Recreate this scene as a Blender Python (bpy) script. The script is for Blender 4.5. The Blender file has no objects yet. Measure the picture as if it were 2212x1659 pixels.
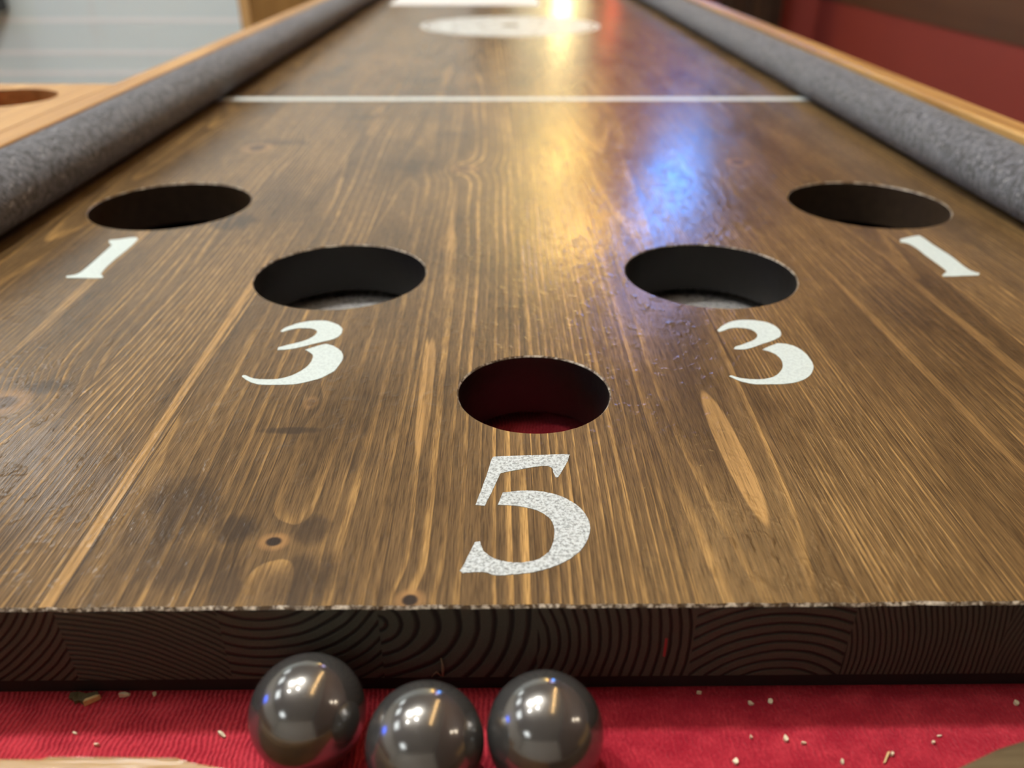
import bpy, bmesh, math, random
from mathutils import Vector, Matrix, noise as mnoise

# ----------------------------------------------------------------------------
# camera, world, exposure
# ----------------------------------------------------------------------------
SC = bpy.context.scene
C = SC.collection
BT = 0.90                      # height of the playing surface above the floor
R = math.radians

cam_d = bpy.data.cameras.new('camera')
cam = bpy.data.objects.new('camera', cam_d)
C.objects.link(cam)
SC.camera = cam
PITCH, YAW, ROLL = 0.52198, 0.01174, 0.00187
cp, sp, cy_, sy_ = math.cos(PITCH), math.sin(PITCH), math.cos(YAW), math.sin(YAW)
fwd = Vector((sy_*cp, cy_*cp, -sp))
rgt0 = Vector((cy_, -sy_, 0))
up0 = rgt0.cross(fwd)
rgt = math.cos(ROLL)*rgt0 + math.sin(ROLL)*up0
up = -math.sin(ROLL)*rgt0 + math.cos(ROLL)*up0
M = Matrix((rgt, up, -fwd)).transposed().to_4x4()
M.translation = Vector((-0.0107, -0.13446, BT + 0.13612))
cam.matrix_world = M
cam_d.sensor_width = 36.0
cam_d.lens = 1740.54/2212*36.0
cam_d.clip_start = 0.01
cam_d.dof.use_dof = True
cam_d.dof.focus_distance = 0.235
cam_d.dof.aperture_fstop = 10.0

world = bpy.data.worlds.new('world')
SC.world = world
world.use_nodes = True
world.node_tree.nodes['Background'].inputs[0].default_value = (0.9, 0.95, 1.0, 1)
world.node_tree.nodes['Background'].inputs[1].default_value = 0.05

SC.view_settings.view_transform = 'Standard'
SC.view_settings.look = 'None'
SC.view_settings.gamma = 1.0
SC.view_settings.exposure = 0.0

# lamp strengths (the lamps themselves are built further down)
L_KEY = 1380.0      # two nearer bulbs of the ceiling cluster
L_KEY2 = 150.0     # two bulbs of the cluster that hang further back
L_PANEL = 5.8       # added fill panels under the ceiling, not known lamps of the room
L_AMBER_HOT = 36.0
L_AMBER = 14.0
L_BLUE = 22.0
L_VIOLET = 7.5
L_FAIRY = 130.0
L_WALL = 30.0

# ----------------------------------------------------------------------------
# helpers
# ----------------------------------------------------------------------------
def wloc(o):
    v = Vector(o.location)
    while o.parent is not None:
        o = o.parent
        v = v + Vector(o.location)
    return v

def obj(name, bm, mats, parent=None, smooth=False):
    """link a bmesh given in world coordinates as ONE mesh object"""
    me = bpy.data.meshes.new(name)
    if parent is not None:
        off = wloc(parent)
        for v in bm.verts:
            v.co -= off
    bm.normal_update()
    bm.to_mesh(me)
    bm.free()
    if not isinstance(mats, (list, tuple)):
        mats = [mats]
    for m in mats:
        me.materials.append(m)
    if smooth:
        for p in me.polygons:
            p.use_smooth = True
    o = bpy.data.objects.new(name, me)
    C.objects.link(o)
    if parent is not None:
        o.parent = parent
    return o

def thing(name, label, cat, loc=(0, 0, 0), group=None):
    o = bpy.data.objects.new(name, None)
    o.empty_display_size = 0.05
    o.location = loc
    C.objects.link(o)
    o['label'] = label
    o['category'] = cat
    if group:
        o['group'] = group
    return o

def tag(o, label, cat, group=None):
    o['label'] = label
    o['category'] = cat
    if group:
        o['group'] = group
    return o

def struct(name, bm, mats):
    o = obj(name, bm, mats)
    o['kind'] = 'structure'
    return o

def center_origin(o, p):
    """move the origin of a mesh object built in world coordinates to p"""
    p = Vector(p)
    o.data.transform(Matrix.Translation(-p))
    o.location = p
    return o

def box(bm, x0, x1, y0, y1, z0, z1, bev=0.0, seg=2, mat=0):
    r = bmesh.ops.create_cube(bm, size=1.0)
    vs = r['verts']
    for v in vs:
        v.co = Vector(((x0+x1)/2 + v.co.x*(x1-x0), (y0+y1)/2 + v.co.y*(y1-y0), (z0+z1)/2 + v.co.z*(z1-z0)))
    fs = {f for v in vs for f in v.link_faces}
    for f in fs:
        f.material_index = mat
    if bev > 0:
        es = list({e for v in vs for e in v.link_edges})
        bmesh.ops.bevel(bm, geom=es, offset=bev, segments=seg, affect='EDGES', profile=0.5)
    return bm

def newbox(*a, **k):
    return box(bmesh.new(), *a, **k)

def lathe(bm, prof, cx, cy, n=48, mat=0, axis='z', cz=0.0):
    """prof: list of (r, h); spins about a vertical axis (or y axis)"""
    rings = []
    for (r, h) in prof:
        if r < 1e-6:
            p = (cx, cy, h) if axis == 'z' else (cx, h, cz)
            rings.append([bm.verts.new(p)])
        else:
            ring = []
            for k in range(n):
                a = 2*math.pi*k/n
                p = (cx+r*math.cos(a), cy+r*math.sin(a), h) if axis == 'z' else (cx+r*math.cos(a), h, cz+r*math.sin(a))
                ring.append(bm.verts.new(p))
            rings.append(ring)
    for a, b in zip(rings, rings[1:]):
        for k in range(n):
            k2 = (k+1) % n
            if len(a) == 1 and len(b) == 1:
                continue
            if len(a) == 1:
                f = bm.faces.new((a[0], b[k2], b[k]))
            elif len(b) == 1:
                f = bm.faces.new((a[k], a[k2], b[0]))
            else:
                f = bm.faces.new((a[k], a[k2], b[k2], b[k]))
            f.material_index = mat
            f.smooth = True
    bmesh.ops.recalc_face_normals(bm, faces=bm.faces)
    return bm

def sphere(bm, c, r, u=24, v=16):
    res = bmesh.ops.create_uvsphere(bm, u_segments=u, v_segments=v, radius=r)
    for w in res['verts']:
        w.co += Vector(c)
    for f in bm.faces:
        f.smooth = True
    return bm

def tube(bm, pts, r, n=8, mat=0):
    rings = []
    pts = [Vector(p) for p in pts]
    for i, p in enumerate(pts):
        d = (pts[min(i+1, len(pts)-1)] - pts[max(i-1, 0)]).normalized()
        a = d.cross(Vector((0, 0, 1)))
        if a.length < 1e-4:
            a = Vector((1, 0, 0))
        a.normalize()
        b = d.cross(a)
        rr = r[i] if isinstance(r, (list, tuple)) else r
        rings.append([bm.verts.new(p + a*rr*math.cos(2*math.pi*k/n) + b*rr*math.sin(2*math.pi*k/n)) for k in range(n)])
    for a, b in zip(rings, rings[1:]):
        for k in range(n):
            f = bm.faces.new((a[k], a[(k+1) % n], b[(k+1) % n], b[k]))
            f.smooth = True
            f.material_index = mat
    for ring in (rings[0], rings[-1]):
        f = bm.faces.new(ring)
        f.material_index = mat
    bmesh.ops.recalc_face_normals(bm, faces=bm.faces)
    return bm

def prism(bm, poly, z0, z1, mat=0):
    """extrude a plan polygon [(x, y)] between two heights"""
    lo = [bm.verts.new((x, y, z0)) for x, y in poly]
    hi = [bm.verts.new((x, y, z1)) for x, y in poly]
    n = len(poly)
    new = []
    for k in range(n):
        new.append(bm.faces.new((lo[k], lo[(k+1) % n], hi[(k+1) % n], hi[k])))
    for ring in (lo, hi):
        es = []
        for k in range(n):
            e = bm.edges.get((ring[k], ring[(k+1) % n])) or bm.edges.new((ring[k], ring[(k+1) % n]))
            es.append(e)
        r = bmesh.ops.triangle_fill(bm, use_beauty=True, use_dissolve=False, edges=es)
        new += [g for g in r['geom'] if isinstance(g, bmesh.types.BMFace)]
    for f in new:
        f.material_index = mat
    bmesh.ops.recalc_face_normals(bm, faces=bm.faces)
    return bm

# ----------------------------------------------------------------------------
# node expression helper
# ----------------------------------------------------------------------------
class X:
    def __init__(s, t, sock):
        s.t, s.s = t, sock
    def _m(s, op, o=None, o2=None, swap=False):
        n = s.t.nodes.new('ShaderNodeMath')
        n.operation = op
        ins = [s, o, o2]
        if swap:
            ins = [o, s, None]
        for i, v in enumerate(ins):
            if v is None:
                continue
            if isinstance(v, X):
                s.t.links.new(v.s, n.inputs[i])
            else:
                n.inputs[i].default_value = v
        return X(s.t, n.outputs[0])
    def __add__(s, o): return s._m('ADD', o)
    __radd__ = __add__
    def __mul__(s, o): return s._m('MULTIPLY', o)
    __rmul__ = __mul__
    def __sub__(s, o): return s._m('SUBTRACT', o)
    def __rsub__(s, o): return s._m('SUBTRACT', o, swap=True)
    def __truediv__(s, o): return s._m('DIVIDE', o)
    def __pow__(s, o): return s._m('POWER', o)
    def floor(s): return s._m('FLOOR')
    def frac(s): return s._m('FRACT')
    def sqrt(s): return s._m('SQRT')
    def abs(s): return s._m('ABSOLUTE')
    def exp(s): return s._m('EXPONENT')
    def max(s, o): return s._m('MAXIMUM', o)
    def min(s, o): return s._m('MINIMUM', o)
    def lt(s, o): return s._m('LESS_THAN', o)
    def sat(s): return s._m('MINIMUM', 1.0)._m('MAXIMUM', 0.0)
    def step(s, a, b, lo=0.0, hi=1.0):
        n = s.t.nodes.new('ShaderNodeMapRange')
        n.interpolation_type = 'SMOOTHSTEP'
        s.t.links.new(s.s, n.inputs[0])
        for i, v in ((1, a), (2, b), (3, lo), (4, hi)):
            if isinstance(v, X):
                s.t.links.new(v.s, n.inputs[i])
            else:
                n.inputs[i].default_value = v
        return X(s.t, n.outputs[0])

class Mat:
    def __init__(s, name):
        s.m = bpy.data.materials.new(name)
        s.m.use_nodes = True
        s.t = s.m.node_tree
        s.b = s.t.nodes['Principled BSDF']
        tc = s.t.nodes.new('ShaderNodeNewGeometry')
        s.pos = tc.outputs['Position']
        sep = s.t.nodes.new('ShaderNodeSeparateXYZ')
        s.t.links.new(s.pos, sep.inputs[0])
        s.x, s.y, s.z = [X(s.t, o) for o in sep.outputs]
    def vec(s, *a):
        n = s.t.nodes.new('ShaderNodeCombineXYZ')
        for i, v in enumerate(a):
            if isinstance(v, X):
                s.t.links.new(v.s, n.inputs[i])
            else:
                n.inputs[i].default_value = v
        return n.outputs[0]
    def noise(s, v, scale=1.0, detail=2.0, rough=0.5):
        n = s.t.nodes.new('ShaderNodeTexNoise')
        n.inputs['Scale'].default_value = scale
        n.inputs['Detail'].default_value = detail
        n.inputs['Roughness'].default_value = rough
        s.t.links.new(v, n.inputs['Vector'])
        return X(s.t, n.outputs['Fac'])
    def voronoi(s, v, scale=1.0, out='Distance'):
        n = s.t.nodes.new('ShaderNodeTexVoronoi')
        n.inputs['Scale'].default_value = scale
        s.t.links.new(v, n.inputs['Vector'])
        if out == 'Color':
            return n.outputs['Color']
        return X(s.t, n.outputs[out])
    def ramp(s, fac, stops, interp='LINEAR'):
        n = s.t.nodes.new('ShaderNodeValToRGB')
        cr = n.color_ramp
        cr.interpolation = interp
        while len(cr.elements) < len(stops):
            cr.elements.new(0.5)
        for e, (p, c) in zip(cr.elements, stops):
            e.position = p
            e.color = (c[0], c[1], c[2], 1)
        s.t.links.new(fac.s, n.inputs[0])
        return n.outputs[0]
    def split(s, col):
        n = s.t.nodes.new('ShaderNodeSeparateColor')
        s.t.links.new(col, n.inputs[0])
        return [X(s.t, o) for o in n.outputs]
    def mix(s, fac, a, b, blend='MIX'):
        n = s.t.nodes.new('ShaderNodeMix')
        n.data_type = 'RGBA'
        n.blend_type = blend
        for sock, v in ((n.inputs[0], fac), (n.inputs[6], a), (n.inputs[7], b)):
            if isinstance(v, X):
                s.t.links.new(v.s, sock)
            elif isinstance(v, (tuple, list)):
                sock.default_value = (v[0], v[1], v[2], 1)
            elif isinstance(v, (int, float)):
                sock.default_value = v
            else:
                s.t.links.new(v, sock)
        return n.outputs[2]
    def set(s, key, v):
        sock = s.b.inputs[key]
        if isinstance(v, X):
            s.t.links.new(v.s, sock)
        elif isinstance(v, (tuple, list)):
            sock.default_value = (v[0], v[1], v[2], 1)
        elif isinstance(v, (int, float)):
            sock.default_value = v
        else:
            s.t.links.new(v, sock)
    def bump(s, h, dist=0.001, strength=1.0, key='Normal'):
        n = s.t.nodes.new('ShaderNodeBump')
        n.inputs['Distance'].default_value = dist
        n.inputs['Strength'].default_value = strength
        s.t.links.new(h.s, n.inputs['Height'])
        s.t.links.new(n.outputs[0], s.b.inputs[key])

def plain(name, col, rough=0.5, metal=0.0, nscale=40.0, namp=0.15, bump=0.0, spec=0.5):
    m = Mat(name)
    n = m.noise(m.pos, nscale, 3)
    c2 = tuple(min(1, v*(1+namp)) for v in col)
    c1 = tuple(v*(1-namp) for v in col)
    m.set('Base Color', m.mix(n, c1, c2))
    m.set('Roughness', rough)
    m.set('Metallic', metal)
    m.set('Specular IOR Level', spec)
    if bump:
        m.bump(n, bump)
    return m.m

def emit(name, col, strength):
    m = bpy.data.materials.new(name)
    m.use_nodes = True
    t = m.node_tree
    t.nodes.clear()
    e = t.nodes.new('ShaderNodeEmission')
    e.inputs[0].default_value = (*col, 1)
    e.inputs[1].default_value = strength
    o = t.nodes.new('ShaderNodeOutputMaterial')
    t.links.new(e.outputs[0], o.inputs[0])
    return m

# ----------------------------------------------------------------------------
# materials
# ----------------------------------------------------------------------------
# planks of the playing board: x of the first seam and width
PW, PX0, PN = 0.0369, -0.2613, 15
# per plank: pith offset in x (m), pith depth (m), growth rings per metre, ring wander, tone
PLANKS = [
    (0.010, -0.030, 520, 0.4, 0.45), (-0.030, -0.035, 600, 0.3, 0.42),
    (0.022, -0.024, 560, 0.4, 0.50), (-0.030, 0.022, 520, 0.4, 0.55), (-0.022, -0.060, 600, 0.3, 0.45),
    (-0.008, 0.012, 320, 0.6, 0.34), (-0.018, -0.006, 250, 0.7, 0.62), (-0.036, -0.012, 420, 0.5, 0.50),
    (0.004, -0.040, 330, 0.5, 0.46), (-0.060, -0.020, 760, 0.3, 0.36), (0.060, -0.020, 820, 0.3, 0.33),
    (0.010, -0.030, 640, 0.4, 0.36), (-0.040, -0.040, 760, 0.3, 0.33), (0.022, -0.030, 640, 0.4, 0.36),
    (0.0, -0.03, 500, 0.5, 0.36),
]
# knots in the board: x, y, radius across, radius along, darkness of the core
KNOTS = [
    (-0.1735, 0.0912, 0.0062, 0.0060, 0.7), (-0.0690, 0.0228, 0.0028, 0.0024, 1.0),
    (-0.0326, 0.0022, 0.0026, 0.0026, 1.0), (-0.1800, 0.4300, 0.0080, 0.0100, 0.8),
    (-0.0350, 0.3760, 0.0070, 0.0060, 0.7), (-0.0735, 0.0905, 0.0018, 0.0030, 0.4),
    (0.1420, 0.3900, 0.0060, 0.0070, 0.8), (0.0650, 0.7200, 0.0070, 0.0090, 0.8), (-0.1000, 0.8300, 0.0080, 0.0090, 0.8),
]
# broad dark stain patches that lie across the grain: x, y, rx, ry, strength
STAINS = [
    (-0.0975, 0.0360, 0.0110, 0.0170, 0.75), (-0.0900, 0.0150, 0.0140, 0.0100, 0.6), (-0.0760, 0.0740, 0.0090, 0.0020, 0.85),
    (-0.0800, 0.0270, 0.0060, 0.0060, 0.9), (-0.0600, 0.0270, 0.0050, 0.0060, 0.8), (-0.0580, 0.0080, 0.0090, 0.0100, 0.8),
    (-0.0760, 0.0060, 0.0050, 0.0080, 0.7), (-0.1500, 0.2720, 0.0120, 0.0130, 0.8), (-0.0650, 0.3800, 0.0200, 0.0150, 0.4),
    (-0.1640, 0.1010, 0.0080, 0.0050, 0.7), (-0.1700, 0.4450, 0.0220, 0.0100, 0.6), (-0.0520, 0.0580, 0.0050, 0.0080, 0.4),
    (-0.1180, 0.5300, 0.0150, 0.0100, 0.5), (-0.0500, 0.4700, 0.0100, 0.0100, 0.5), (0.1500, 0.1650, 0.0100, 0.0240, 0.5),
    (0.0250, 0.4500, 0.0200, 0.0300, 0.4), (-0.0850, 0.7000, 0.0160, 0.0200, 0.5),
]

# pale flames of sapwood: x, y, half width, half length, strength
FLAMES = [
    (-0.1166, 0.060, 0.0016, 0.190, 0.9), (0.0570, 0.0620, 0.0036, 0.0340, 0.9), (-0.0365, 0.0960, 0.0028, 0.0440, 0.8),
    (-0.1900, 0.2200, 0.0030, 0.120, 0.4), (-0.0370, 0.2600, 0.0016, 0.090, 0.5), (0.0450, 0.2500, 0.0030, 0.060, 0.3),
    (-0.1100, 0.5200, 0.0040, 0.060, 0.4), (0.1700, 0.0800, 0.0022, 0.120, 0.35), (0.1360, 0.1300, 0.0018, 0.090, 0.35),
]

def stained_pine(name, endgrain=False):
    m = Mat(name)
    x, y, z = m.x, m.y, m.z - BT
    pi = ((x - PX0)/PW).floor()
    fac = (pi + 0.5)/PN
    A = m.ramp(fac, [(i/PN, (p[0]*5+0.5, p[1]*5+0.5, p[2]/1000)) for i, p in enumerate(PLANKS)], 'CONSTANT')
    Bc = m.ramp(fac, [(i/PN, (p[3], p[4], ((i*7919) % 97)/97)) for i, p in enumerate(PLANKS)], 'CONSTANT')
    a0, a1, a2 = m.split(A)
    wander, tone, rnd = m.split(Bc)
    u = x - PX0 - pi*PW - PW/2
    px = (a0 - 0.5)/5
    pz = (a1 - 0.5)/5
    fr = a2*1000
    nx = m.noise(m.vec(rnd*40, y*3.0, 3.1), 1.0, 1)
    nz = m.noise(m.vec(rnd*40+9.0, y*3.0, 7.7), 1.0, 1)
    wig = m.noise(m.vec(x*45, y*7, z*45), 1.0, 3)
    dx = u - px + (nx-0.5)*wander*0.014
    dz = z - pz + (nz-0.5)*wander*0.022 + y*(rnd-0.5)*0.05
    d = (dx*dx + dz*dz).sqrt() + (wig-0.5)*0.0022
    core = None
    halo = None
    for (kx, ky, rx, ry, dk) in KNOTS:
        q = (((x-kx)/(rx))**2.0 + ((y-ky)/(ry))**2.0)
        g = (q*-0.10).exp()
        d = d + g*(min(rx, 0.006)*0.9)
        cmask = q.step(0.25, 0.75, dk, 0.0)
        h = q.step(0.6, 3.0, 1.0, 0.0)*dk
        core = cmask if core is None else core.max(cmask)
        halo = h if halo is None else halo.max(h)
    ph = (d*fr).frac()
    wid = m.noise(m.vec((d*fr).floor()*3.7, rnd*50, 0.0), 1.0, 0)
    lo = 0.55 + (wid-0.5)*0.9
    L = ph.step(lo, lo+0.30)*ph.step(0.95, 1.0, 1.0, 0.0)
    fib = m.noise(m.vec(x*900, y*26, z*900), 1.0, 3, 0.6)
    fib2 = m.noise(m.vec(x*2600, y*110, z*2600), 1.0, 2, 0.6)
    blot = m.noise(m.vec(x*26, y*9, rnd*20), 1.0, 3, 0.55)
    dark = m.mix(fib, (0.042, 0.0255, 0.0100), (0.215, 0.130, 0.050))
    lite = m.mix(fib, (0.29, 0.165, 0.052), (0.52, 0.315, 0.105))
    fade = m.noise(m.vec((d*fr).floor()*1.7 + 3.0, y*9.0, rnd*30), 1.0, 1)
    Ls = (L*(tone*1.5)*blot.step(0.25, 0.6, 0.45, 1.0)*fib.step(0.25, 0.6, 0.45, 1.0)*fade.step(0.25, 0.62, 0.25, 1.0)).sat()
    col = m.mix(Ls, dark, lite)
    col = m.mix(1.0, col, m.ramp(fib2, [(0.30, (0.55, 0.52, 0.50)), (0.62, (1.25, 1.25, 1.25))]), 'MULTIPLY')
    col = m.mix(1.0, col, m.ramp(blot, [(0.30, (0.62, 0.60, 0.58)), (0.60, (1.12, 1.12, 1.12))]), 'MULTIPLY')
    fl = None
    for (kx, ky, rx, ry, k) in FLAMES:
        q = ((x-kx + (y-ky)*0.02)/rx)**2.0 + ((y-ky)/ry)**2.0 + (wig-0.5)*2.6
        v = q.step(0.75, 1.05, k, 0.0)
        fl = v if fl is None else fl.max(v)
    col = m.mix(fl*(fib.step(0.15, 0.6, 0.45, 1.0))*(fib2.step(0.2, 0.55, 0.6, 1.0)), col, (0.42, 0.245, 0.085))
    dl = ph.step(0.0, 0.45, 1.0, 0.0)*fade.step(0.3, 0.7, 0.2, 1.0)*(tone*1.9).sat()
    col = m.mix(dl*0.62*fib.step(0.2, 0.7, 1.0, 0.55), col, (0.030, 0.019, 0.010))
    pore = m.noise(m.vec(x*1900, y*60, 8.0), 1.0, 1).step(0.60, 0.72)
    col = m.mix(pore*0.5, col, (0.030, 0.018, 0.009))
    st = None
    jig = m.noise(m.vec(x*110, y*70, 2.0), 1.0, 4, 0.65)
    for (kx, ky, rx, ry, k) in STAINS:
        q = (((x-kx)/rx)**2.0 + ((y-ky)/ry)**2.0) + (jig-0.5)*2.6
        v = q.step(0.1, 1.5, k, 0.0)
        st = v if st is None else st.max(v)
    col = m.mix(st*0.85, col, (0.030, 0.019, 0.011))
    col = m.mix(halo*0.75*(fib.step(0.2, 0.7, 0.5, 1.0)), col, (0.34, 0.185, 0.068))
    col = m.mix(core, col, (0.022, 0.013, 0.008))
    # glue seams between the planks
    seam = (u.abs() - PW/2).abs().step(0.0, 0.00035, 1.0, 0.0)
    col = m.mix(seam*0.7, col, (0.025, 0.014, 0.008))
    if endgrain:
        col = m.mix(1.0, col, (0.16, 0.145, 0.13), 'MULTIPLY')
        line = ph.step(0.55, 0.8)*ph.step(0.9, 1.0, 1.0, 0.0)
        col = m.mix(line*0.9, m.mix(fib2, (0.032, 0.034, 0.025), (0.105, 0.105, 0.078)), (0.005, 0.005, 0.004))
        m.set('Base Color', col)
        m.set('Roughness', 0.6)
        m.set('Specular IOR Level', 0.3)
        m.bump(fib2*0.5 - line, 0.0004)
        return m.m
    m.set('Base Color', col)
    # varnish: tiny bumps, dust specks and grain telegraphing through the coat
    speck = m.noise(m.vec(x*260, y*150, 0.5), 1.0, 2, 0.6)
    orange = m.noise(m.vec(x*90, y*60, 5.0), 1.0, 2)
    m.set('Roughness', 0.5)
    m.set('Specular IOR Level', 0.1)
    m.set('Coat Weight', 0.8)
    m.set('Coat Roughness', fib2*0.08 + 0.11)
    m.set('Coat IOR', 1.45)
    hgt = Ls*0.25 + fib2*0.20 + fib*0.25 + speck.step(0.52, 0.75)*0.5 + orange*0.5
    m.bump(hgt, 0.00021, 1.0, 'Coat Normal')
    m.bump(hgt, 0.00025, 1.0)
    return m.m

M_PINE = stained_pine('stained_pine')
M_END = stained_pine('stained_end_grain', True)
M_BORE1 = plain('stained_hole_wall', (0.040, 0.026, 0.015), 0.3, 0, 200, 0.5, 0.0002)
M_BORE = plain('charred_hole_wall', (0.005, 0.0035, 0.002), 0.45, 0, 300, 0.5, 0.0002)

def worn():
    m = Mat('worn_edge')
    n = m.noise(m.pos, 900, 3, 0.7)
    n2 = m.noise(m.pos, 160, 2)
    f = (n*0.6 + n2*0.4).step(0.44, 0.62)
    m.set('Base Color', m.mix(f, (0.07, 0.042, 0.02), (0.66, 0.58, 0.46)))
    m.set('Roughness', 0.3)
    m.bump(n, 0.0003)
    return m.m
M_WORN = worn()

def paint(name, lo, hi, scale=900, thr=(0.35, 0.62), rough=0.45):
    m = Mat(name)
    n = m.noise(m.pos, scale, 3, 0.7)
    m.set('Base Color', m.mix(n.step(*thr), lo, hi))
    m.set('Roughness', rough)
    m.bump(n, 0.0002, 0.6)
    return m.m
M_WHITE = paint('white_stencil_paint', (0.48, 0.56, 0.545), (0.58, 0.67, 0.645))
M_SILVER = paint('speckled_silver_paint', (0.19, 0.205, 0.205), (0.56, 0.62, 0.62), 1100, (0.30, 0.62))
M_EMBLEM = paint('mottled_emblem_paint', (0.30, 0.30, 0.28), (0.58, 0.62, 0.60), 70, (0.36, 0.50))
M_LINE = paint('white_line_paint', (0.46, 0.50, 0.48), (0.60, 0.64, 0.61), 200)

def light_wood(name, c1, c2, c3, along='y', scale=1.0, gloss=0.35):
    m = Mat(name)
    x, y, z = m.x, m.y, m.z
    if along == 'y':
        v = m.vec(x*120*scale, y*5*scale, z*120*scale)
        vf = m.vec(x*900, y*30, z*900)
    elif along == 'x':
        v = m.vec(x*5*scale, y*120*scale, z*120*scale)
        vf = m.vec(x*30, y*900, z*900)
    else:
        v = m.vec(x*120*scale, y*120*scale, z*5*scale)
        vf = m.vec(x*900, y*900, z*30)
    n = m.noise(v, 1.0, 3, 0.55)
    f = m.noise(vf, 1.0, 2, 0.6)
    col = m.ramp(n*0.75 + f*0.25, [(0.30, c1), (0.50, c2), (0.68, c3)])
    m.set('Base Color', col)
    m.set('Roughness', gloss)
    m.bump(f, 0.0002)
    return m.m
M_RAIL = light_wood('oiled_tan_wood', (0.30, 0.145, 0.035), (0.43, 0.23, 0.065), (0.58, 0.35, 0.12))
M_LIP = light_wood('tan_lip_wood', (0.18, 0.095, 0.028), (0.30, 0.17, 0.050), (0.38, 0.235, 0.080), 'x', 1.0, 0.25)
M_LIP2 = light_wood('dark_lip_wood', (0.030, 0.024, 0.014), (0.085, 0.062, 0.030), (0.14, 0.105, 0.055), 'x', 1.0, 0.4)  # right half of the lip has a darker wood tone
M_CAB = light_wood('cabinet_tan_wood', (0.40, 0.22, 0.07), (0.55, 0.33, 0.12), (0.66, 0.42, 0.18), 'z', 0.3)
M_CABIN = light_wood('cabinet_brown_board', (0.18, 0.09, 0.02), (0.25, 0.13, 0.03), (0.32, 0.17, 0.045), 'z', 0.3)
M_DARKWOOD = light_wood('dark_brown_wood', (0.012, 0.008, 0.005), (0.030, 0.017, 0.009), (0.060, 0.034, 0.016), 'z', 0.4)
M_BROWNWALL = light_wood('brown_wall_board', (0.07, 0.030, 0.017), (0.10, 0.045, 0.024), (0.13, 0.062, 0.03), 'y', 0.1, 0.5)

def felt_red():
    m = Mat('red_ribbed_felt')
    x, y = m.x, m.y
    rib = (x*800 + m.noise(m.vec(x*60, y*160, 0.0), 1.0, 3)*2.6)
    s = (rib.frac() - 0.5).abs()*2.0
    side = (x + m.noise(m.vec(x*30, y*30, 4.0), 1.0, 2)*0.03).step(-0.005, 0.035, 1.0, 0.15)
    n = m.noise(m.vec(x*1400, y*700, 0), 1.0, 3, 0.7)
    n2 = m.noise(m.vec(x*110, y*160, 1.0), 1.0, 3)
    h = s*side*0.45 + n*0.8
    f = (h*0.65 + n2*0.5).step(0.40, 0.88)
    m.set('Base Color', m.mix(f, (0.30, 0.008, 0.022), (0.66, 0.052, 0.075)))
    m.set('Roughness', 0.9)
    m.set('Specular IOR Level', 0.15)
    m.set('Sheen Weight', 0.5)
    m.set('Sheen Roughness', 0.4)
    m.set('Sheen Tint', (1.0, 0.35, 0.38))
    m.bump(h, 0.0009)
    return m.m
M_FELT = felt_red()

def cushion_mat():
    m = Mat('grey_sparkly_felt')
    n = m.noise(m.pos, 260, 3, 0.7)
    n2 = m.noise(m.pos, 900, 2, 0.7)
    f = (n*0.7 + n2*0.3).step(0.36, 0.64)
    v = m.voronoi(m.pos, 240)
    spark = v.step(0.10, 0.22, 1.0, 0.0)*m.noise(m.pos, 120, 1).step(0.44, 0.50)
    m.set('Base Color', m.mix(spark, m.mix(f, (0.010, 0.011, 0.014), (0.19, 0.20, 0.225)), (0.75, 0.77, 0.80)))
    m.set('Roughness', spark*-0.55 + 0.8)
    m.set('Metallic', spark*0.7)
    m.set('Specular IOR Level', 0.4)
    m.set('Sheen Weight', 0.35)
    m.set('Sheen Roughness', 0.5)
    m.bump(n*0.8 + n2*0.6, 0.003)
    return m.m
M_CUSH = cushion_mat()

def steel(name, base, rough, amp=0.1, metal=1.0):
    m = Mat(name)
    n = m.noise(m.pos, 160, 4, 0.65)
    n2 = m.noise(m.pos, 700, 2)
    m.set('Base Color', m.mix(n, tuple(v*0.75 for v in base), base))
    m.set('Metallic', metal)
    m.set('Roughness', n*amp + n2*amp*0.5 + rough)
    return m.m
M_BALL = steel('dull_polished_steel', (0.25, 0.245, 0.235), 0.06, 0.12, 0.82)
M_CUP = steel('bright_tin', (0.62, 0.61, 0.59), 0.2, 0.1, 0.6)
M_SPACER = plain('black_batten', (0.012, 0.006, 0.005), 0.8)
M_BLACK = plain('black_plastic', (0.02, 0.02, 0.022), 0.5)
M_CLOTH = plain('speaker_cloth', (0.03, 0.03, 0.032), 0.9, 0, 600, 0.4, 0.0005)
M_REDWALL = plain('red_wall_paint', (0.26, 0.040, 0.030), 0.65, 0, 3, 0.10)
M_CREAM = plain('cream_paint', (0.62, 0.58, 0.50), 0.6, 0, 4, 0.06)
M_CEIL = plain('ceiling_paint', (0.42, 0.39, 0.34), 0.8, 0, 5, 0.04)
M_FLOOR = light_wood('floor_boards', (0.12, 0.07, 0.04), (0.17, 0.10, 0.055), (0.22, 0.14, 0.08), 'y', 0.2)
M_PAPER = plain('white_paper', (0.86, 0.88, 0.86), 0.6, 0, 30, 0.02)
M_BRASS = plain('dark_brass', (0.30, 0.20, 0.08), 0.35, 1.0)

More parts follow.
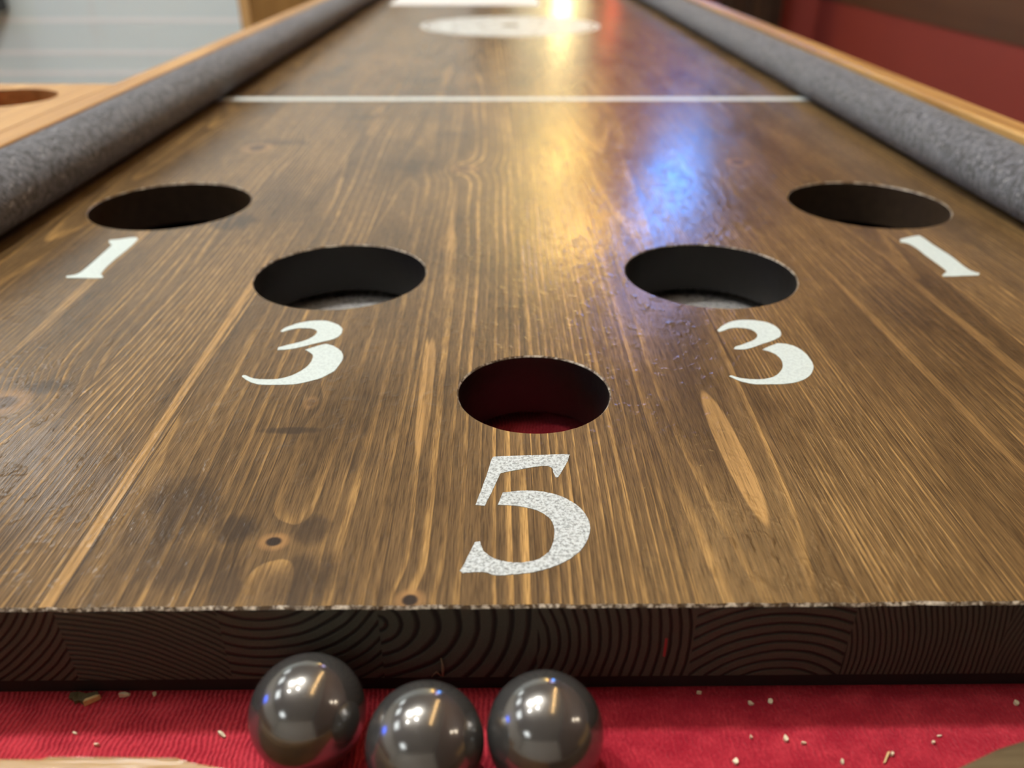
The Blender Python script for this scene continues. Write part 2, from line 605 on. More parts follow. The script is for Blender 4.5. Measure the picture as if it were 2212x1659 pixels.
def wall_paint():
    m = Mat('pale_blue_white_paint')
    n = m.noise(m.vec(m.x*2.0, m.y, m.z*9.0), 1.0, 3)
    n2 = m.noise(m.vec(m.x*9.0, m.y, m.z*1.2), 1.0, 2)
    c = m.mix(n, (0.72, 0.84, 0.85), (0.79, 0.90, 0.90))
    c = m.mix(n2.step(0.60, 0.72, 0.0, 0.35), c, (0.74, 0.72, 0.69))
    m.set('Base Color', c)
    m.set('Roughness', 0.6)
    return m.m
M_SIDING = wall_paint()
M_LEDGE = plain('white_gloss_ledge', (0.95, 0.98, 0.98), 0.4, 0, 10, 0.03)
E_WHITE = emit('white_bulb_glow', (1.0, 1.0, 0.99), L_KEY)
E_WHITE2 = emit('white_bulb_glow_dim', (1.0, 1.0, 0.99), L_KEY2)
E_PANEL = emit('fill_panel_glow', (0.92, 0.98, 1.0), L_PANEL)
E_HOT = emit('amber_hot_glow', (1.0, 0.72, 0.30), L_AMBER_HOT)
E_AMBER = emit('amber_glow', (1.0, 0.62, 0.16), L_AMBER)
E_AMBER2 = emit('amber_glow_top', (1.0, 0.60, 0.15), L_AMBER*1.7)
E_BLUE = emit('blue_glow', (0.08, 0.32, 1.0), L_BLUE)
E_VIOLET = emit('violet_white_glow', (0.62, 0.55, 1.0), L_VIOLET)
E_FAIRY = emit('warm_fairy_glow', (1.0, 0.62, 0.25), L_FAIRY)
E_WALL = emit('wall_lamp_glow', (1.0, 0.9, 0.75), L_WALL)
E_RED = emit('red_glow', (1.0, 0.16, 0.06), 2.2)
E_BLUE2 = emit('deep_blue_glow', (0.08, 0.16, 1.0), 10.0)
E_KNOB = M_BLACK
GLYPHS = {
 '5': [[(-14.18,58.92),(-14.07,59.08),(-13.78,59.31),(-12.64,59.52),(-10.19,59.68),(-6.87,59.83),(-3.35,59.98),(0.60,60.20),(4.76,60.42),(7.75,60.50),(8.73,60.31),(8.53,59.98),(8.27,59.73),(8.23,59.32),(8.17,58.72),(8.01,57.97),(7.76,57.16),(7.41,56.21),(6.93,54.99),(6.20,53.15),(5.34,51.05),(4.64,49.56),(4.22,49.11),(3.95,49.22),(3.78,49.35),(3.65,49.87),(3.48,50.62),(3.34,51.36),(3.28,52.05),(3.26,52.73),(3.14,53.32),(2.89,53.79),(2.54,54.16),(2.12,54.44),(1.68,54.62),(1.16,54.71),(0.40,54.67),(-0.59,54.53),(-1.82,54.27),(-3.53,53.82),(-6.27,53.00),(-9.47,51.99),(-11.74,51.28),(-12.28,49.31),(-13.04,46.54),(-13.81,43.81),(-14.61,41.09),(-15.41,38.41),(-15.96,36.57),(-16.69,36.71),(-17.68,36.90),(-18.40,37.04),(-17.89,39.49),(-17.14,43.09),(-16.37,46.93),(-15.58,51.15),(-14.76,55.66)],
   [(-11.11,42.30),(-9.75,42.53),(-7.80,42.85),(-5.92,43.06),(-4.37,43.13),(-2.89,43.09),(-1.37,42.89),(0.28,42.52),(1.95,41.99),(3.52,41.30),(4.95,40.43),(6.26,39.40),(7.42,38.30),(8.42,37.16),(9.27,35.97),(9.97,34.75),(10.52,33.50),(10.93,32.24),(11.23,30.99),(11.43,29.79),(11.52,28.60),(11.48,27.36),(11.28,26.02),(10.95,24.63),(10.51,23.26),(9.99,21.91),(9.37,20.57),(8.64,19.31),(7.79,18.15),(6.83,17.06),(5.76,16.04),(4.58,15.10),(3.29,14.22),(1.89,13.40),(0.37,12.64),(-1.26,11.93),(-2.96,11.35),(-4.78,10.92),(-6.66,10.60),(-8.42,10.37),(-10.02,10.19),(-11.49,10.10),(-12.76,10.15),(-13.73,10.44),(-14.50,10.88),(-15.31,11.20),(-16.27,11.30),(-17.26,11.28),(-18.21,11.23),(-19.18,11.16),(-20.10,11.07),(-20.74,10.99),(-20.97,11.23),(-21.28,11.55),(-21.50,11.78),(-21.29,12.19),(-20.97,12.87),(-20.51,14.14),(-19.76,16.61),(-18.84,19.76),(-18.17,22.08),(-17.77,22.13),(-17.23,22.20),(-16.84,22.24),(-16.78,21.85),(-16.68,21.27),(-16.54,20.66),(-16.37,20.04),(-16.16,19.38),(-15.82,18.70),(-15.30,17.95),(-14.65,17.17),(-13.92,16.49),(-13.13,15.95),(-12.26,15.49),(-11.32,15.12),(-10.27,14.81),(-9.13,14.57),(-8.00,14.45),(-6.87,14.46),(-5.73,14.59),(-4.68,14.79),(-3.74,15.04),(-2.88,15.37),(-2.05,15.84),(-1.21,16.52),(-0.39,17.35),(0.30,18.28),(0.82,19.30),(1.21,20.42),(1.53,21.62),(1.82,22.92),(2.03,24.30),(2.14,25.66),(2.16,27.00),(2.08,28.31),(1.85,29.55),(1.45,30.67),(0.90,31.70),(0.23,32.63),(-0.56,33.47),(-1.47,34.21),(-2.48,34.85),(-3.61,35.38),(-4.84,35.81),(-6.07,36.16),(-7.31,36.46),(-8.55,36.68),(-9.70,36.83),(-10.78,36.89),(-11.77,36.87),(-12.45,36.86),(-12.06,38.45),(-11.51,40.66)]],
 '3L': [[(-95.83,143.06),(-95.66,143.73),(-95.41,144.68),(-95.04,145.60),(-94.49,146.40),(-93.80,147.17),(-93.09,147.91),(-92.40,148.64),(-91.67,149.34),(-90.83,149.99),(-89.82,150.61),(-88.69,151.18),(-87.54,151.65),(-86.40,152.02),(-85.24,152.28),(-84.03,152.43),(-82.72,152.46),(-81.35,152.38),(-80.08,152.13),(-78.97,151.68),(-77.96,151.07),(-77.02,150.41),(-76.14,149.75),(-75.33,149.05),(-74.60,148.30),(-73.94,147.43),(-73.36,146.52),(-72.91,145.69),(-72.64,145.09),(-72.51,144.58),(-72.42,143.90),(-72.33,142.90),(-72.29,141.75),(-72.37,140.62),(-72.60,139.57),(-72.96,138.56),(-73.40,137.66),(-73.91,136.93),(-74.51,136.31),(-75.24,135.72),(-76.15,135.14),(-77.17,134.59),(-78.20,134.05),(-79.18,133.54),(-80.16,133.04),(-81.15,132.49),(-82.13,131.86),(-83.13,131.19),(-84.20,130.52),(-85.39,129.83),(-86.66,129.14),(-87.85,128.58),(-88.93,128.24),(-89.95,128.03),(-90.89,127.86),(-91.82,127.72),(-92.68,127.62),(-93.28,127.56),(-93.33,128.18),(-93.40,129.03),(-93.46,129.66),(-92.74,130.14),(-91.71,130.84),(-90.67,131.52),(-89.71,132.08),(-88.74,132.61),(-87.79,133.16),(-86.87,133.74),(-85.96,134.33),(-85.14,134.97),(-84.42,135.68),(-83.77,136.43),(-83.21,137.24),(-82.71,138.12),(-82.30,139.04),(-81.99,139.95),(-81.81,140.83),(-81.74,141.68),(-81.78,142.45),(-81.95,143.09),(-82.24,143.64),(-82.61,144.13),(-83.02,144.57),(-83.52,144.95),(-84.18,145.27),(-85.07,145.52),(-86.13,145.71),(-87.21,145.80),(-88.31,145.80),(-89.44,145.71),(-90.51,145.47),(-91.51,145.00),(-92.46,144.39),(-93.28,143.80),(-93.98,143.26),(-94.56,142.75),(-94.96,142.40),(-95.21,142.59),(-95.57,142.86)],
   [(-83.13,127.71),(-82.47,128.27),(-81.52,129.05),(-80.60,129.79),(-79.82,130.39),(-79.07,130.95),(-78.34,131.42),(-77.59,131.82),(-76.86,132.14),(-76.36,132.36),(-75.59,131.96),(-74.49,131.37),(-73.45,130.68),(-72.58,129.87),(-71.77,128.96),(-71.06,128.08),(-70.49,127.33),(-70.03,126.61),(-69.59,125.76),(-69.14,124.72),(-68.71,123.56),(-68.41,122.35),(-68.29,121.09),(-68.29,119.79),(-68.35,118.57),(-68.47,117.54),(-68.65,116.58),(-68.86,115.53),(-69.06,114.26),(-69.28,112.91),(-69.62,111.70),(-70.12,110.78),(-70.74,110.01),(-71.39,109.21),(-72.04,108.31),(-72.72,107.39),(-73.50,106.55),(-74.45,105.85),(-75.50,105.24),(-76.52,104.67),(-77.43,104.14),(-78.31,103.67),(-79.20,103.25),(-80.08,102.90),(-80.97,102.61),(-81.98,102.40),(-83.19,102.27),(-84.52,102.22),(-85.88,102.19),(-87.28,102.15),(-88.70,102.13),(-90.02,102.14),(-91.18,102.17),(-92.24,102.22),(-93.23,102.37),(-94.17,102.65),(-95.04,103.03),(-95.90,103.50),(-96.77,104.10),(-97.62,104.79),(-98.44,105.53),(-99.32,106.41),(-100.17,107.34),(-100.76,108.00),(-100.74,108.25),(-100.69,108.59),(-100.55,108.82),(-100.29,108.87),(-99.94,108.81),(-99.48,108.61),(-98.89,108.19),(-98.20,107.64),(-97.48,107.15),(-96.79,106.78),(-96.08,106.45),(-95.23,106.20),(-94.16,106.01),(-92.95,105.90),(-91.74,105.85),(-90.51,105.85),(-89.28,105.92),(-88.20,106.06),(-87.38,106.26),(-86.71,106.54),(-86.01,106.94),(-85.16,107.48),(-84.27,108.15),(-83.44,108.89),(-82.69,109.72),(-82.01,110.64),(-81.40,111.59),(-80.86,112.54),(-80.38,113.53),(-79.98,114.55),(-79.65,115.61),(-79.40,116.70),(-79.21,117.78),(-79.11,118.86),(-79.09,119.92),(-79.11,120.87),(-79.15,121.63),(-79.23,122.27),(-79.37,122.89),(-79.59,123.52),(-79.87,124.13),(-80.21,124.70),(-80.62,125.23),(-81.09,125.73),(-81.58,126.22),(-82.14,126.78),(-82.72,127.33)]],
 '3R': [[(71.26,142.61),(71.83,143.48),(72.66,144.73),(73.55,145.93),(74.45,146.96),(75.41,147.94),(76.36,148.82),(77.28,149.58),(78.20,150.23),(79.19,150.77),(80.28,151.20),(81.44,151.53),(82.65,151.74),(83.92,151.84),(85.24,151.82),(86.51,151.71),(87.70,151.49),(88.83,151.18),(89.90,150.79),(90.90,150.35),(91.83,149.83),(92.65,149.19),(93.35,148.39),(93.94,147.47),(94.42,146.50),(94.78,145.48),(95.03,144.41),(95.18,143.38),(95.24,142.42),(95.21,141.49),(95.06,140.55),(94.81,139.53),(94.44,138.49),(93.95,137.54),(93.31,136.72),(92.54,135.98),(91.73,135.27),(90.92,134.58),(90.06,133.92),(89.10,133.26),(87.97,132.61),(86.73,131.97),(85.48,131.28),(84.23,130.48),(82.97,129.64),(81.79,128.88),(80.71,128.24),(79.69,127.68),(78.74,127.25),(77.86,126.98),(77.04,126.82),(76.21,126.75),(75.26,126.79),(74.30,126.90),(73.63,126.99),(73.88,127.52),(74.25,128.26),(74.76,128.94),(75.43,129.40),(76.24,129.78),(77.11,130.24),(78.06,130.85),(79.08,131.54),(80.05,132.21),(80.95,132.81),(81.80,133.38),(82.56,133.98),(83.24,134.63),(83.83,135.30),(84.35,136.01),(84.79,136.76),(85.16,137.54),(85.43,138.29),(85.60,139.01),(85.67,139.71),(85.65,140.38),(85.53,141.03),(85.32,141.66),(85.02,142.27),(84.63,142.87),(84.16,143.46),(83.58,143.94),(82.87,144.27),(82.07,144.50),(81.25,144.67),(80.45,144.83),(79.63,144.94),(78.79,144.93),(77.89,144.76),(76.96,144.48),(76.06,144.09),(75.18,143.55),(74.33,142.91),(73.54,142.35),(72.78,141.91),(72.09,141.54),(71.62,141.28),(71.51,141.68),(71.37,142.21)],
   [(84.03,126.48),(84.60,126.99),(85.43,127.72),(86.28,128.41),(87.11,128.99),(87.96,129.53),(88.77,130.06),(89.60,130.64),(90.39,131.20),(90.95,131.59),(91.63,131.53),(92.61,131.43),(93.57,131.22),(94.41,130.90),(95.23,130.47),(95.99,129.87),(96.70,129.08),(97.35,128.12),(97.90,127.02),(98.35,125.76),(98.71,124.37),(98.97,122.95),(99.10,121.50),(99.12,120.01),(99.09,118.56),(99.02,117.14),(98.89,115.75),(98.70,114.50),(98.44,113.48),(98.11,112.60),(97.73,111.72),(97.29,110.79),(96.80,109.86),(96.28,108.99),(95.76,108.20),(95.22,107.45),(94.57,106.69),(93.77,105.86),(92.87,105.02),(91.89,104.24),(90.83,103.55),(89.70,102.93),(88.50,102.39),(87.22,101.94),(85.87,101.57),(84.45,101.31),(82.97,101.18),(81.42,101.16),(79.78,101.16),(77.89,101.15),(75.91,101.16),(74.26,101.28),(73.21,101.55),(72.48,101.92),(71.77,102.34),(70.96,102.75),(70.17,103.22),(69.37,103.85),(68.48,104.87),(67.58,106.05),(66.95,106.91),(67.21,107.08),(67.59,107.31),(68.00,107.36),(68.42,107.09),(68.88,106.64),(69.41,106.20),(69.99,105.82),(70.64,105.46),(71.39,105.16),(72.26,104.93),(73.22,104.76),(74.25,104.64),(75.34,104.57),(76.49,104.54),(77.60,104.62),(78.65,104.80),(79.67,105.07),(80.65,105.46),(81.62,105.98),(82.57,106.61),(83.46,107.35),(84.31,108.23),(85.12,109.22),(85.84,110.24),(86.48,111.27),(87.05,112.32),(87.52,113.39),(87.89,114.45),(88.17,115.52),(88.38,116.60),(88.52,117.70),(88.58,118.81),(88.55,119.89),(88.41,120.92),(88.18,121.91),(87.85,122.82),(87.42,123.62),(86.89,124.32),(86.29,124.96),(85.50,125.57),(84.64,126.11)]],
 '1L': [[(-203.68,244.87),(-202.42,245.26),(-200.63,245.83),(-198.88,246.46),(-197.36,247.18),(-195.89,247.96),(-194.59,248.54),(-193.45,248.78),(-192.48,248.82),(-191.82,248.83),(-191.32,248.01),(-190.64,246.90),(-190.14,246.10),(-190.02,243.98),(-189.85,240.96),(-189.74,237.86),(-189.75,234.88),(-189.81,231.82),(-189.90,228.80),(-190.02,225.88),(-190.15,223.00),(-190.24,220.09),(-190.28,217.17),(-190.26,214.23),(-190.16,211.22),(-189.90,207.72),(-189.55,204.17),(-189.29,201.71),(-188.47,200.55),(-187.34,198.97),(-186.53,197.82),(-186.54,197.47),(-186.55,196.98),(-186.56,196.63),(-187.21,196.52),(-188.18,196.38),(-189.53,196.31),(-191.40,196.39),(-193.65,196.55),(-195.90,196.69),(-198.23,196.77),(-200.56,196.84),(-202.18,196.88),(-202.49,197.47),(-202.91,198.30),(-203.22,198.90),(-202.48,199.17),(-201.45,199.57),(-200.55,200.09),(-199.95,200.66),(-199.50,201.34),(-199.15,202.27),(-198.92,203.45),(-198.80,204.89),(-198.74,206.72),(-198.70,209.11),(-198.72,211.92),(-198.76,214.88),(-198.84,218.01),(-198.96,221.30),(-199.06,224.46),(-199.13,227.43),(-199.19,230.26),(-199.26,232.78),(-199.35,235.00),(-199.46,236.90),(-199.54,238.21),(-200.38,239.16),(-201.55,240.47),(-202.40,241.43),(-202.78,242.45),(-203.30,243.85)]],
 '1R': [[(185.19,243.74),(186.02,244.21),(187.22,244.87),(188.46,245.54),(189.64,246.14),(190.88,246.74),(192.18,247.34),(193.75,248.01),(195.39,248.69),(196.56,249.16),(196.77,249.18),(197.07,249.13),(197.33,248.54),(197.51,247.11),(197.65,245.14),(197.75,243.06),(197.78,241.03),(197.77,238.87),(197.83,236.55),(198.02,234.01),(198.26,231.31),(198.51,228.52),(198.79,225.70),(199.07,222.79),(199.23,219.68),(199.17,216.12),(198.98,212.39),(198.90,209.13),(198.93,206.51),(199.06,204.32),(199.40,202.53),(200.15,201.16),(201.13,200.18),(201.82,199.54),(201.28,198.82),(200.54,197.83),(200.01,197.11),(198.32,196.97),(195.91,196.77),(193.57,196.57),(191.51,196.35),(189.50,196.13),(187.69,195.98),(186.05,195.94),(184.60,195.98),(183.61,196.01),(183.80,196.51),(184.05,197.20),(184.23,197.70),(184.71,198.21),(185.40,198.94),(186.10,199.65),(186.82,200.30),(187.54,200.93),(188.05,201.36),(188.14,202.19),(188.27,203.44),(188.34,205.12),(188.32,207.39),(188.25,210.12),(188.15,212.83),(188.00,215.35),(187.83,217.84),(187.71,220.30),(187.71,222.72),(187.78,225.11),(187.79,227.46),(187.74,229.87),(187.63,232.25),(187.43,234.29),(187.15,235.86),(186.78,237.08),(186.24,238.09),(185.35,238.90),(184.29,239.49),(183.52,239.87),(184.01,241.01),(184.69,242.59)]],
}

# ----------------------------------------------------------------------------
# room
# ----------------------------------------------------------------------------
XL, XR, YB, YF, ZC = -3.0, 1.225, 3.32, -2.6, 2.75
struct('floor', newbox(XL-0.1, XR+0.1, YF-0.1, YB+0.1, -0.08, 0.0), M_FLOOR)
struct('ceiling', newbox(XL-0.1, XR+0.1, YF-0.1, YB+0.1, ZC, ZC+0.08), M_CEIL)
# back wall: pale painted boards with white ledges on the left, red on the right
bm = bmesh.new()
XSPLIT = 0.33
box(bm, XL, XSPLIT, YB, YB+0.08, 0, ZC, mat=0)
box(bm, XSPLIT, XR, YB, YB+0.08, 0, ZC, mat=2)
for z, h in ((-0.201, .011), (-0.318, .012), (-0.395, .012), (-0.055, .011), (0.085, .011), (0.22, .011), (0.36, .011),
             (0.50, .011), (0.64, .011), (0.78, .011), (-0.52, .012), (-0.64, .012), (-0.76, .012)):
    box(bm, XL, XSPLIT-0.22, YB-0.0015, YB, BT+z-h, BT+z+h*0.5, 0.0006, 1, mat=1)
struct('wall_back', bm, [M_SIDING, M_LEDGE, M_REDWALL])
bm = bmesh.new()
WAIN = BT - 0.121
box(bm, XR, XR+0.08, YF, YB, 0, WAIN, mat=0)
box(bm, XR-0.004, XR+0.08, YF, YB, WAIN, ZC, mat=1)
struct('wall_right', bm, [M_REDWALL, M_BROWNWALL])
struct('wall_left', newbox(XL-0.08, XL, YF, YB, 0, ZC), M_CREAM)
struct('wall_front', newbox(XL, XR, YF-0.08, YF, 0, ZC), M_CREAM)

# ----------------------------------------------------------------------------
# the game table
# ----------------------------------------------------------------------------
TY0, TY1 = -0.175, 2.30
table = thing('game_table', 'long wooden ball game table with holed dark board, grey bumpers and red felt front', 'game table', (0, 0.75, 0))

BL = 2.22           # board length
TH = 0.0235         # board thickness
HOLES = [(-0.0007, 0.0972, 0.0252), (-0.0827, 0.2004, 0.0375), (0.0812, 0.2004, 0.0375), (-0.1934, 0.3018, 0.0424), (0.1919, 0.3018, 0.0424)]

def make_board():
    bm = bmesh.new()
    W = 0.2605
    b = 0.0006
    rnd = random.Random(4)
    # outline at the top (front edge slightly ragged)
    nf = 240
    front_t, front_b = [], []
    for k in range(nf+1):
        xx = -W + 2*W*k/nf
        j = 0.00045*mnoise.noise(Vector((xx*190, 1.3, 0))) + 0.0003*mnoise.noise(Vector((xx*700, 4.3, 0)))
        front_t.append((xx, b + j, 0.0))
        front_b.append((xx, 0.0 + j*0.3, -b + 0.5*j))
    top = [bm.verts.new((p[0], p[1], BT)) for p in front_t]
    tr = bm.verts.new((W, BL, BT))
    tl = bm.verts.new((-W, BL, BT))
    loop = top + [tr, tl]
    edges = []
    for i in range(len(loop)):
        edges.append(bm.edges.new((loop[i], loop[(i+1) % len(loop)])))
    n = 96
    rings = []
    for hi, (hx, hy, hr) in enumerate(HOLES):
        ring = []
        for k in range(n):
            a = 2*math.pi*k/n
            rr = hr + 0.0004 + 0.0002*mnoise.noise(Vector((math.cos(a)*5, math.sin(a)*5, hi*3.3)))
            ring.append(bm.verts.new((hx+rr*math.cos(a), hy+rr*math.sin(a), BT)))
        for k in range(n):
            edges.append(bm.edges.new((ring[k], ring[(k+1) % n])))
        rings.append(ring)
    bmesh.ops.triangle_fill(bm, use_beauty=True, use_dissolve=False, edges=edges)
    for f in bm.faces:
        f.material_index = 0
        if f.normal.z < 0:
            f.normal_flip()
    # bottom
    bt = [bm.verts.new((p[0], 0.0, BT-TH)) for p in front_t]
    br = bm.verts.new((W, BL, BT-TH))
    bl = bm.verts.new((-W, BL, BT-TH))
    loopb = bt + [br, bl]
    edges = [bm.edges.new((loopb[i], loopb[(i+1) % len(loopb)])) for i in range(len(loopb))]
    lows = []
    for hi, (hx, hy, hr) in enumerate(HOLES):
        ring = [bm.verts.new((hx+hr*math.cos(2*math.pi*k/n), hy+hr*math.sin(2*math.pi*k/n), BT-TH)) for k in range(n)]
        edges += [bm.edges.new((ring[k], ring[(k+1) % n])) for k in range(n)]
        lows.append(ring)
    r = bmesh.ops.triangle_fill(bm, use_beauty=True, use_dissolve=False, edges=edges)
    for f in [g for g in r['geom'] if isinstance(g, bmesh.types.BMFace)]:
        f.material_index = 2
        if f.normal.z > 0:
            f.normal_flip()
    # front bevel and face
    ft = [bm.verts.new(v.co) for v in top]
    fm = [bm.verts.new((p[0], p[1], BT+p[2])) for p in front_b]
    fm2 = [bm.verts.new((p[0], p[1], BT+p[2])) for p in front_b]
    fb = [bm.verts.new(v.co) for v in bt]
    for k in range(nf):
        f = bm.faces.new((fm[k], fm[k+1], ft[k+1], ft[k])); f.material_index = 3
        f = bm.faces.new((fb[k], fb[k+1], fm2[k+1], fm2[k])); f.material_index = 1
    # sides and back
    for a, b_, c, d in ((top[-1], tr, br, bt[-1]), (tr, tl, bl, br), (tl, top[0], bt[0], bl)):
        vs = [bm.verts.new(v.co) for v in (a, b_, c, d)]
        f = bm.faces.new(vs); f.material_index = 2
    # hole rims and bores
    for (hx, hy, hr), ring, low in zip(HOLES, rings, lows):
        r0 = [bm.verts.new(v.co) for v in ring]
        r1 = [bm.verts.new((hx+hr*math.cos(2*math.pi*k/n), hy+hr*math.sin(2*math.pi*k/n), BT-0.0005)) for k in range(n)]
        r2 = [bm.verts.new(v.co) for v in r1]
        r3 = [bm.verts.new(v.co) for v in low]
        for k in range(n):
            k2 = (k+1) % n
            f = bm.faces.new((r0[k2], r0[k], r1[k], r1[k2])); f.material_index = 3
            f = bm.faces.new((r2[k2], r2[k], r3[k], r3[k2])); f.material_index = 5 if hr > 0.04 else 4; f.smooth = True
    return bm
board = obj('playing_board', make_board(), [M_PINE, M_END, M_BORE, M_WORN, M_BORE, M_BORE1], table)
board['label'] = 'dark stained pine board with five numbered holes'

def glyph(name, key, mat, label):
    bm = bmesh.new()
    for poly in GLYPHS[key]:
        pts = [(a/1000, b/1000) for a, b in poly]
        # ragged sponge-painted outline
        q = []
        for i, (a, b) in enumerate(pts):
            c, d = pts[(i+1) % len(pts)]
            for t in (0.0, 0.5):
                X_, Y_ = a+(c-a)*t, b+(d-b)*t
                jx = 0.00013*mnoise.noise(Vector((X_*1500, Y_*1500, 1.0)))
                jy = 0.00013*mnoise.noise(Vector((X_*1500, Y_*1500, 9.0)))
                q.append((X_+jx, Y_+jy))
        prism(bm, q, BT-0.0002, BT+0.00012)
    o = obj(name, bm, mat, board)
    o['label'] = label
    return o
glyph('painted_number', '5', M_SILVER, 'speckled silver painted number 5 below the small front hole')
glyph('painted_number', '3L', M_WHITE, 'white painted number 3 below the left middle hole')
glyph('painted_number', '3R', M_WHITE, 'white painted number 3 below the right middle hole')
glyph('painted_number', '1L', M_WHITE, 'white painted number 1 below the left rear hole')
glyph('painted_number', '1R', M_WHITE, 'white painted number 1 below the right rear hole')
o = obj('painted_line', newbox(-0.2603, 0.2603, 0.598, 0.6125, BT-0.0002, BT+0.00012), M_LINE, board)
o['label'] = 'white line painted across the board'

# round emblem: pale disc with an outer ring and broken brush-like marks
def emblem():
    bm = bmesh.new()
    cx, cy = 0.0012, 1.18
    n = 72
    z0, z1 = BT-0.0002, BT+0.00012
    def ringpiece(r0, r1, a0, a1):
        k = max(3, int((a1-a0)/0.06))
        pts = [(cx+r1*math.cos(a0+(a1-a0)*i/k), cy+r1*math.sin(a0+(a1-a0)*i/k)) for i in range(k+1)]
        pts += [(cx+r0*math.cos(a1-(a1-a0)*i/k), cy+r0*math.sin(a1-(a1-a0)*i/k)) for i in range(k+1)]
        prism(bm, pts, z0, z1)
    for q in range(4):
        ringpiece(0.1265, 0.134, q*math.pi/2, (q+1)*math.pi/2)
    for r0, r1 in ((0.086, 0.1225), (0.048, 0.084), (0.014, 0.046)):
        for q in range(4):
            ringpiece(r0, r1, q*math.pi/2 + 0.7, (q+1)*math.pi/2 + 0.7)
    o = obj('painted_emblem', bm, M_EMBLEM, board)
    o['label'] = 'round white painted emblem beyond the line'
emblem()

# felt bed and the base below it
FZ = BT - 0.0288
obj('felt_bed', newbox(-0.281, 0.281, -0.105, 0.165, FZ-0.003, FZ), M_FELT, table)['label'] = 'red ribbed felt bed under the board'
obj('bed_board', newbox(-0.281, 0.281, 0.1652, TY1-0.02, FZ-0.003, FZ), M_SPACER, table)
obj('bed_base', newbox(-0.281, 0.281, TY0+0.02, TY1-0.02, FZ-0.021, FZ-0.003), M_RAIL, table)
obj('spacer_batten', newbox(-0.2605, 0.2605, 0.0012, 0.020, FZ, BT-TH), M_SPACER, table)['label'] = 'black batten under the front edge of the board'
obj('spacer_batten', newbox(-0.2605, 0.2605, 1.2, 1.24, FZ, BT-TH), M_SPACER, table)
for hx in (-0.0827, 0.0812):
    bm = bmesh.new()
    lathe(bm, [(0.0, FZ+0.0006), (0.020, FZ+0.0006), (0.022, FZ+0.0012), (0.034, FZ+0.0012), (0.036, FZ+0.0006), (0.044, FZ+0.0008), (0.0465, FZ+0.0022), (0.0475, FZ+0.0022), (0.0475, FZ), (0.0, FZ)], hx, 0.206, 72)
    o = obj('metal_disc', bm, M_CUP, table)
    o['label'] = 'shiny metal disc inside the %s middle hole' % ('left' if hx < 0 else 'right')

# bumpers: padded tubes along both sides of the board
for s, rr in ((-1, 0.0171), (1, 0.0163)):
    bm = bmesh.new()
    cx = s*(0.2609 + rr*0.24)
    ny, na = 260, 40
    rings = []
    y0, y1 = 0.012, 2.215
    for i in range(ny+1):
        t = (i/ny)**1.8
        yy = y0 + (y1-y0)*t
        ring = []
        for k in range(na):
            a = 2*math.pi*k/na
            r2 = rr*(1 + 0.012*mnoise.noise(Vector((math.cos(a)*1.3, math.sin(a)*1.3, yy*9+s*5))))
            ring.append(bm.verts.new((cx+r2*math.cos(a), yy, BT+rr+r2*math.sin(a)*0.995)))
        rings.append(ring)
    for a_, b_ in zip(rings, rings[1:]):
        for k in range(na):
            f = bm.faces.new((a_[k], a_[(k+1) % na], b_[(k+1) % na], b_[k])); f.smooth = True
    bm.faces.new(rings[0]); bm.faces.new(rings[-1])
    bmesh.ops.recalc_face_normals(bm, faces=bm.faces)
    o = obj('bumper', bm, M_CUSH, table)
    o['label'] = 'grey speckled felt bumper along the %s side' % ('left' if s < 0 else 'right')
# side rails outside the bumpers, end rail at the far end
for s in (-1, 1):
    x0, x1 = (0.2812, 0.2995)
    a, b_ = (s*x1, s*x0) if s < 0 else (x0, x1)
    o = obj('side_rail', newbox(a, b_, TY0, TY1, BT-0.16, BT+(0.0305 if s < 0 else 0.032), 0.0012, 2), M_RAIL, table)
    o['label'] = 'tan wooden rail along the %s side' % ('left' if s < 0 else 'right')
obj('end_rail', newbox(-0.2812, 0.2812, TY1-0.02, TY1-0.001, BT-0.16, BT+0.031, 0.002, 2), M_RAIL, table)

# front lip with its curved cut-out
LIP = [(-115.0, -28.4), (-106.0, -28.6), (-104.6, -28.0), (-92, -28.2), (-78.2, -28.5), (-75.0, -29.6), (-70.0, -30.6), (-66.0, -31.4), (-62.1, -32.6),
       (-55.8, -35.4), (-46, -41), (-34, -50), (-18, -58), (0, -61), (20, -59), (38, -52), (54, -43.5), (69.1, -36.4), (76.7, -33.7), (79.8, -33.1),
       (85.8, -30.6), (91.9, -28.1), (97.9, -26.4), (103.4, -24.9)]
half = [i for i, p in enumerate(LIP) if p[0] == 0][0]
lipL = [(-0.2810, TY0), (-0.2810, -0.0284), (-0.2, -0.0285), (-0.15, -0.0284)] + [(a/1000, b/1000) for a, b in LIP[:half+1]] + [(0.0, TY0)]
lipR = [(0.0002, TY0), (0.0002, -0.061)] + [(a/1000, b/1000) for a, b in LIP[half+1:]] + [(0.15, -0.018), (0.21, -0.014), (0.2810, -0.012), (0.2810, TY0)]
for poly, mt, lab in ((lipL, M_LIP, 'bright tan wooden lip with a curved edge, front left'), (lipR, M_LIP2, 'dark wooden lip with a curved edge, front right')):
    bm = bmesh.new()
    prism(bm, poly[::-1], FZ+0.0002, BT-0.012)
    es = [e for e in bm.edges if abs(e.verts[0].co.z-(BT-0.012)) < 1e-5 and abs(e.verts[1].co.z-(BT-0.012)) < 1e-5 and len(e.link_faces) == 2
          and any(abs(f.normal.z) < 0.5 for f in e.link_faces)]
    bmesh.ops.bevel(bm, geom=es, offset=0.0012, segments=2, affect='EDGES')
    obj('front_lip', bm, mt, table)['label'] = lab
obj('front_apron', newbox(-0.2810, 0.2810, TY0-0.019, TY0-0.0005, BT-0.16, BT-0.012, 0.002, 2), M_RAIL, table)

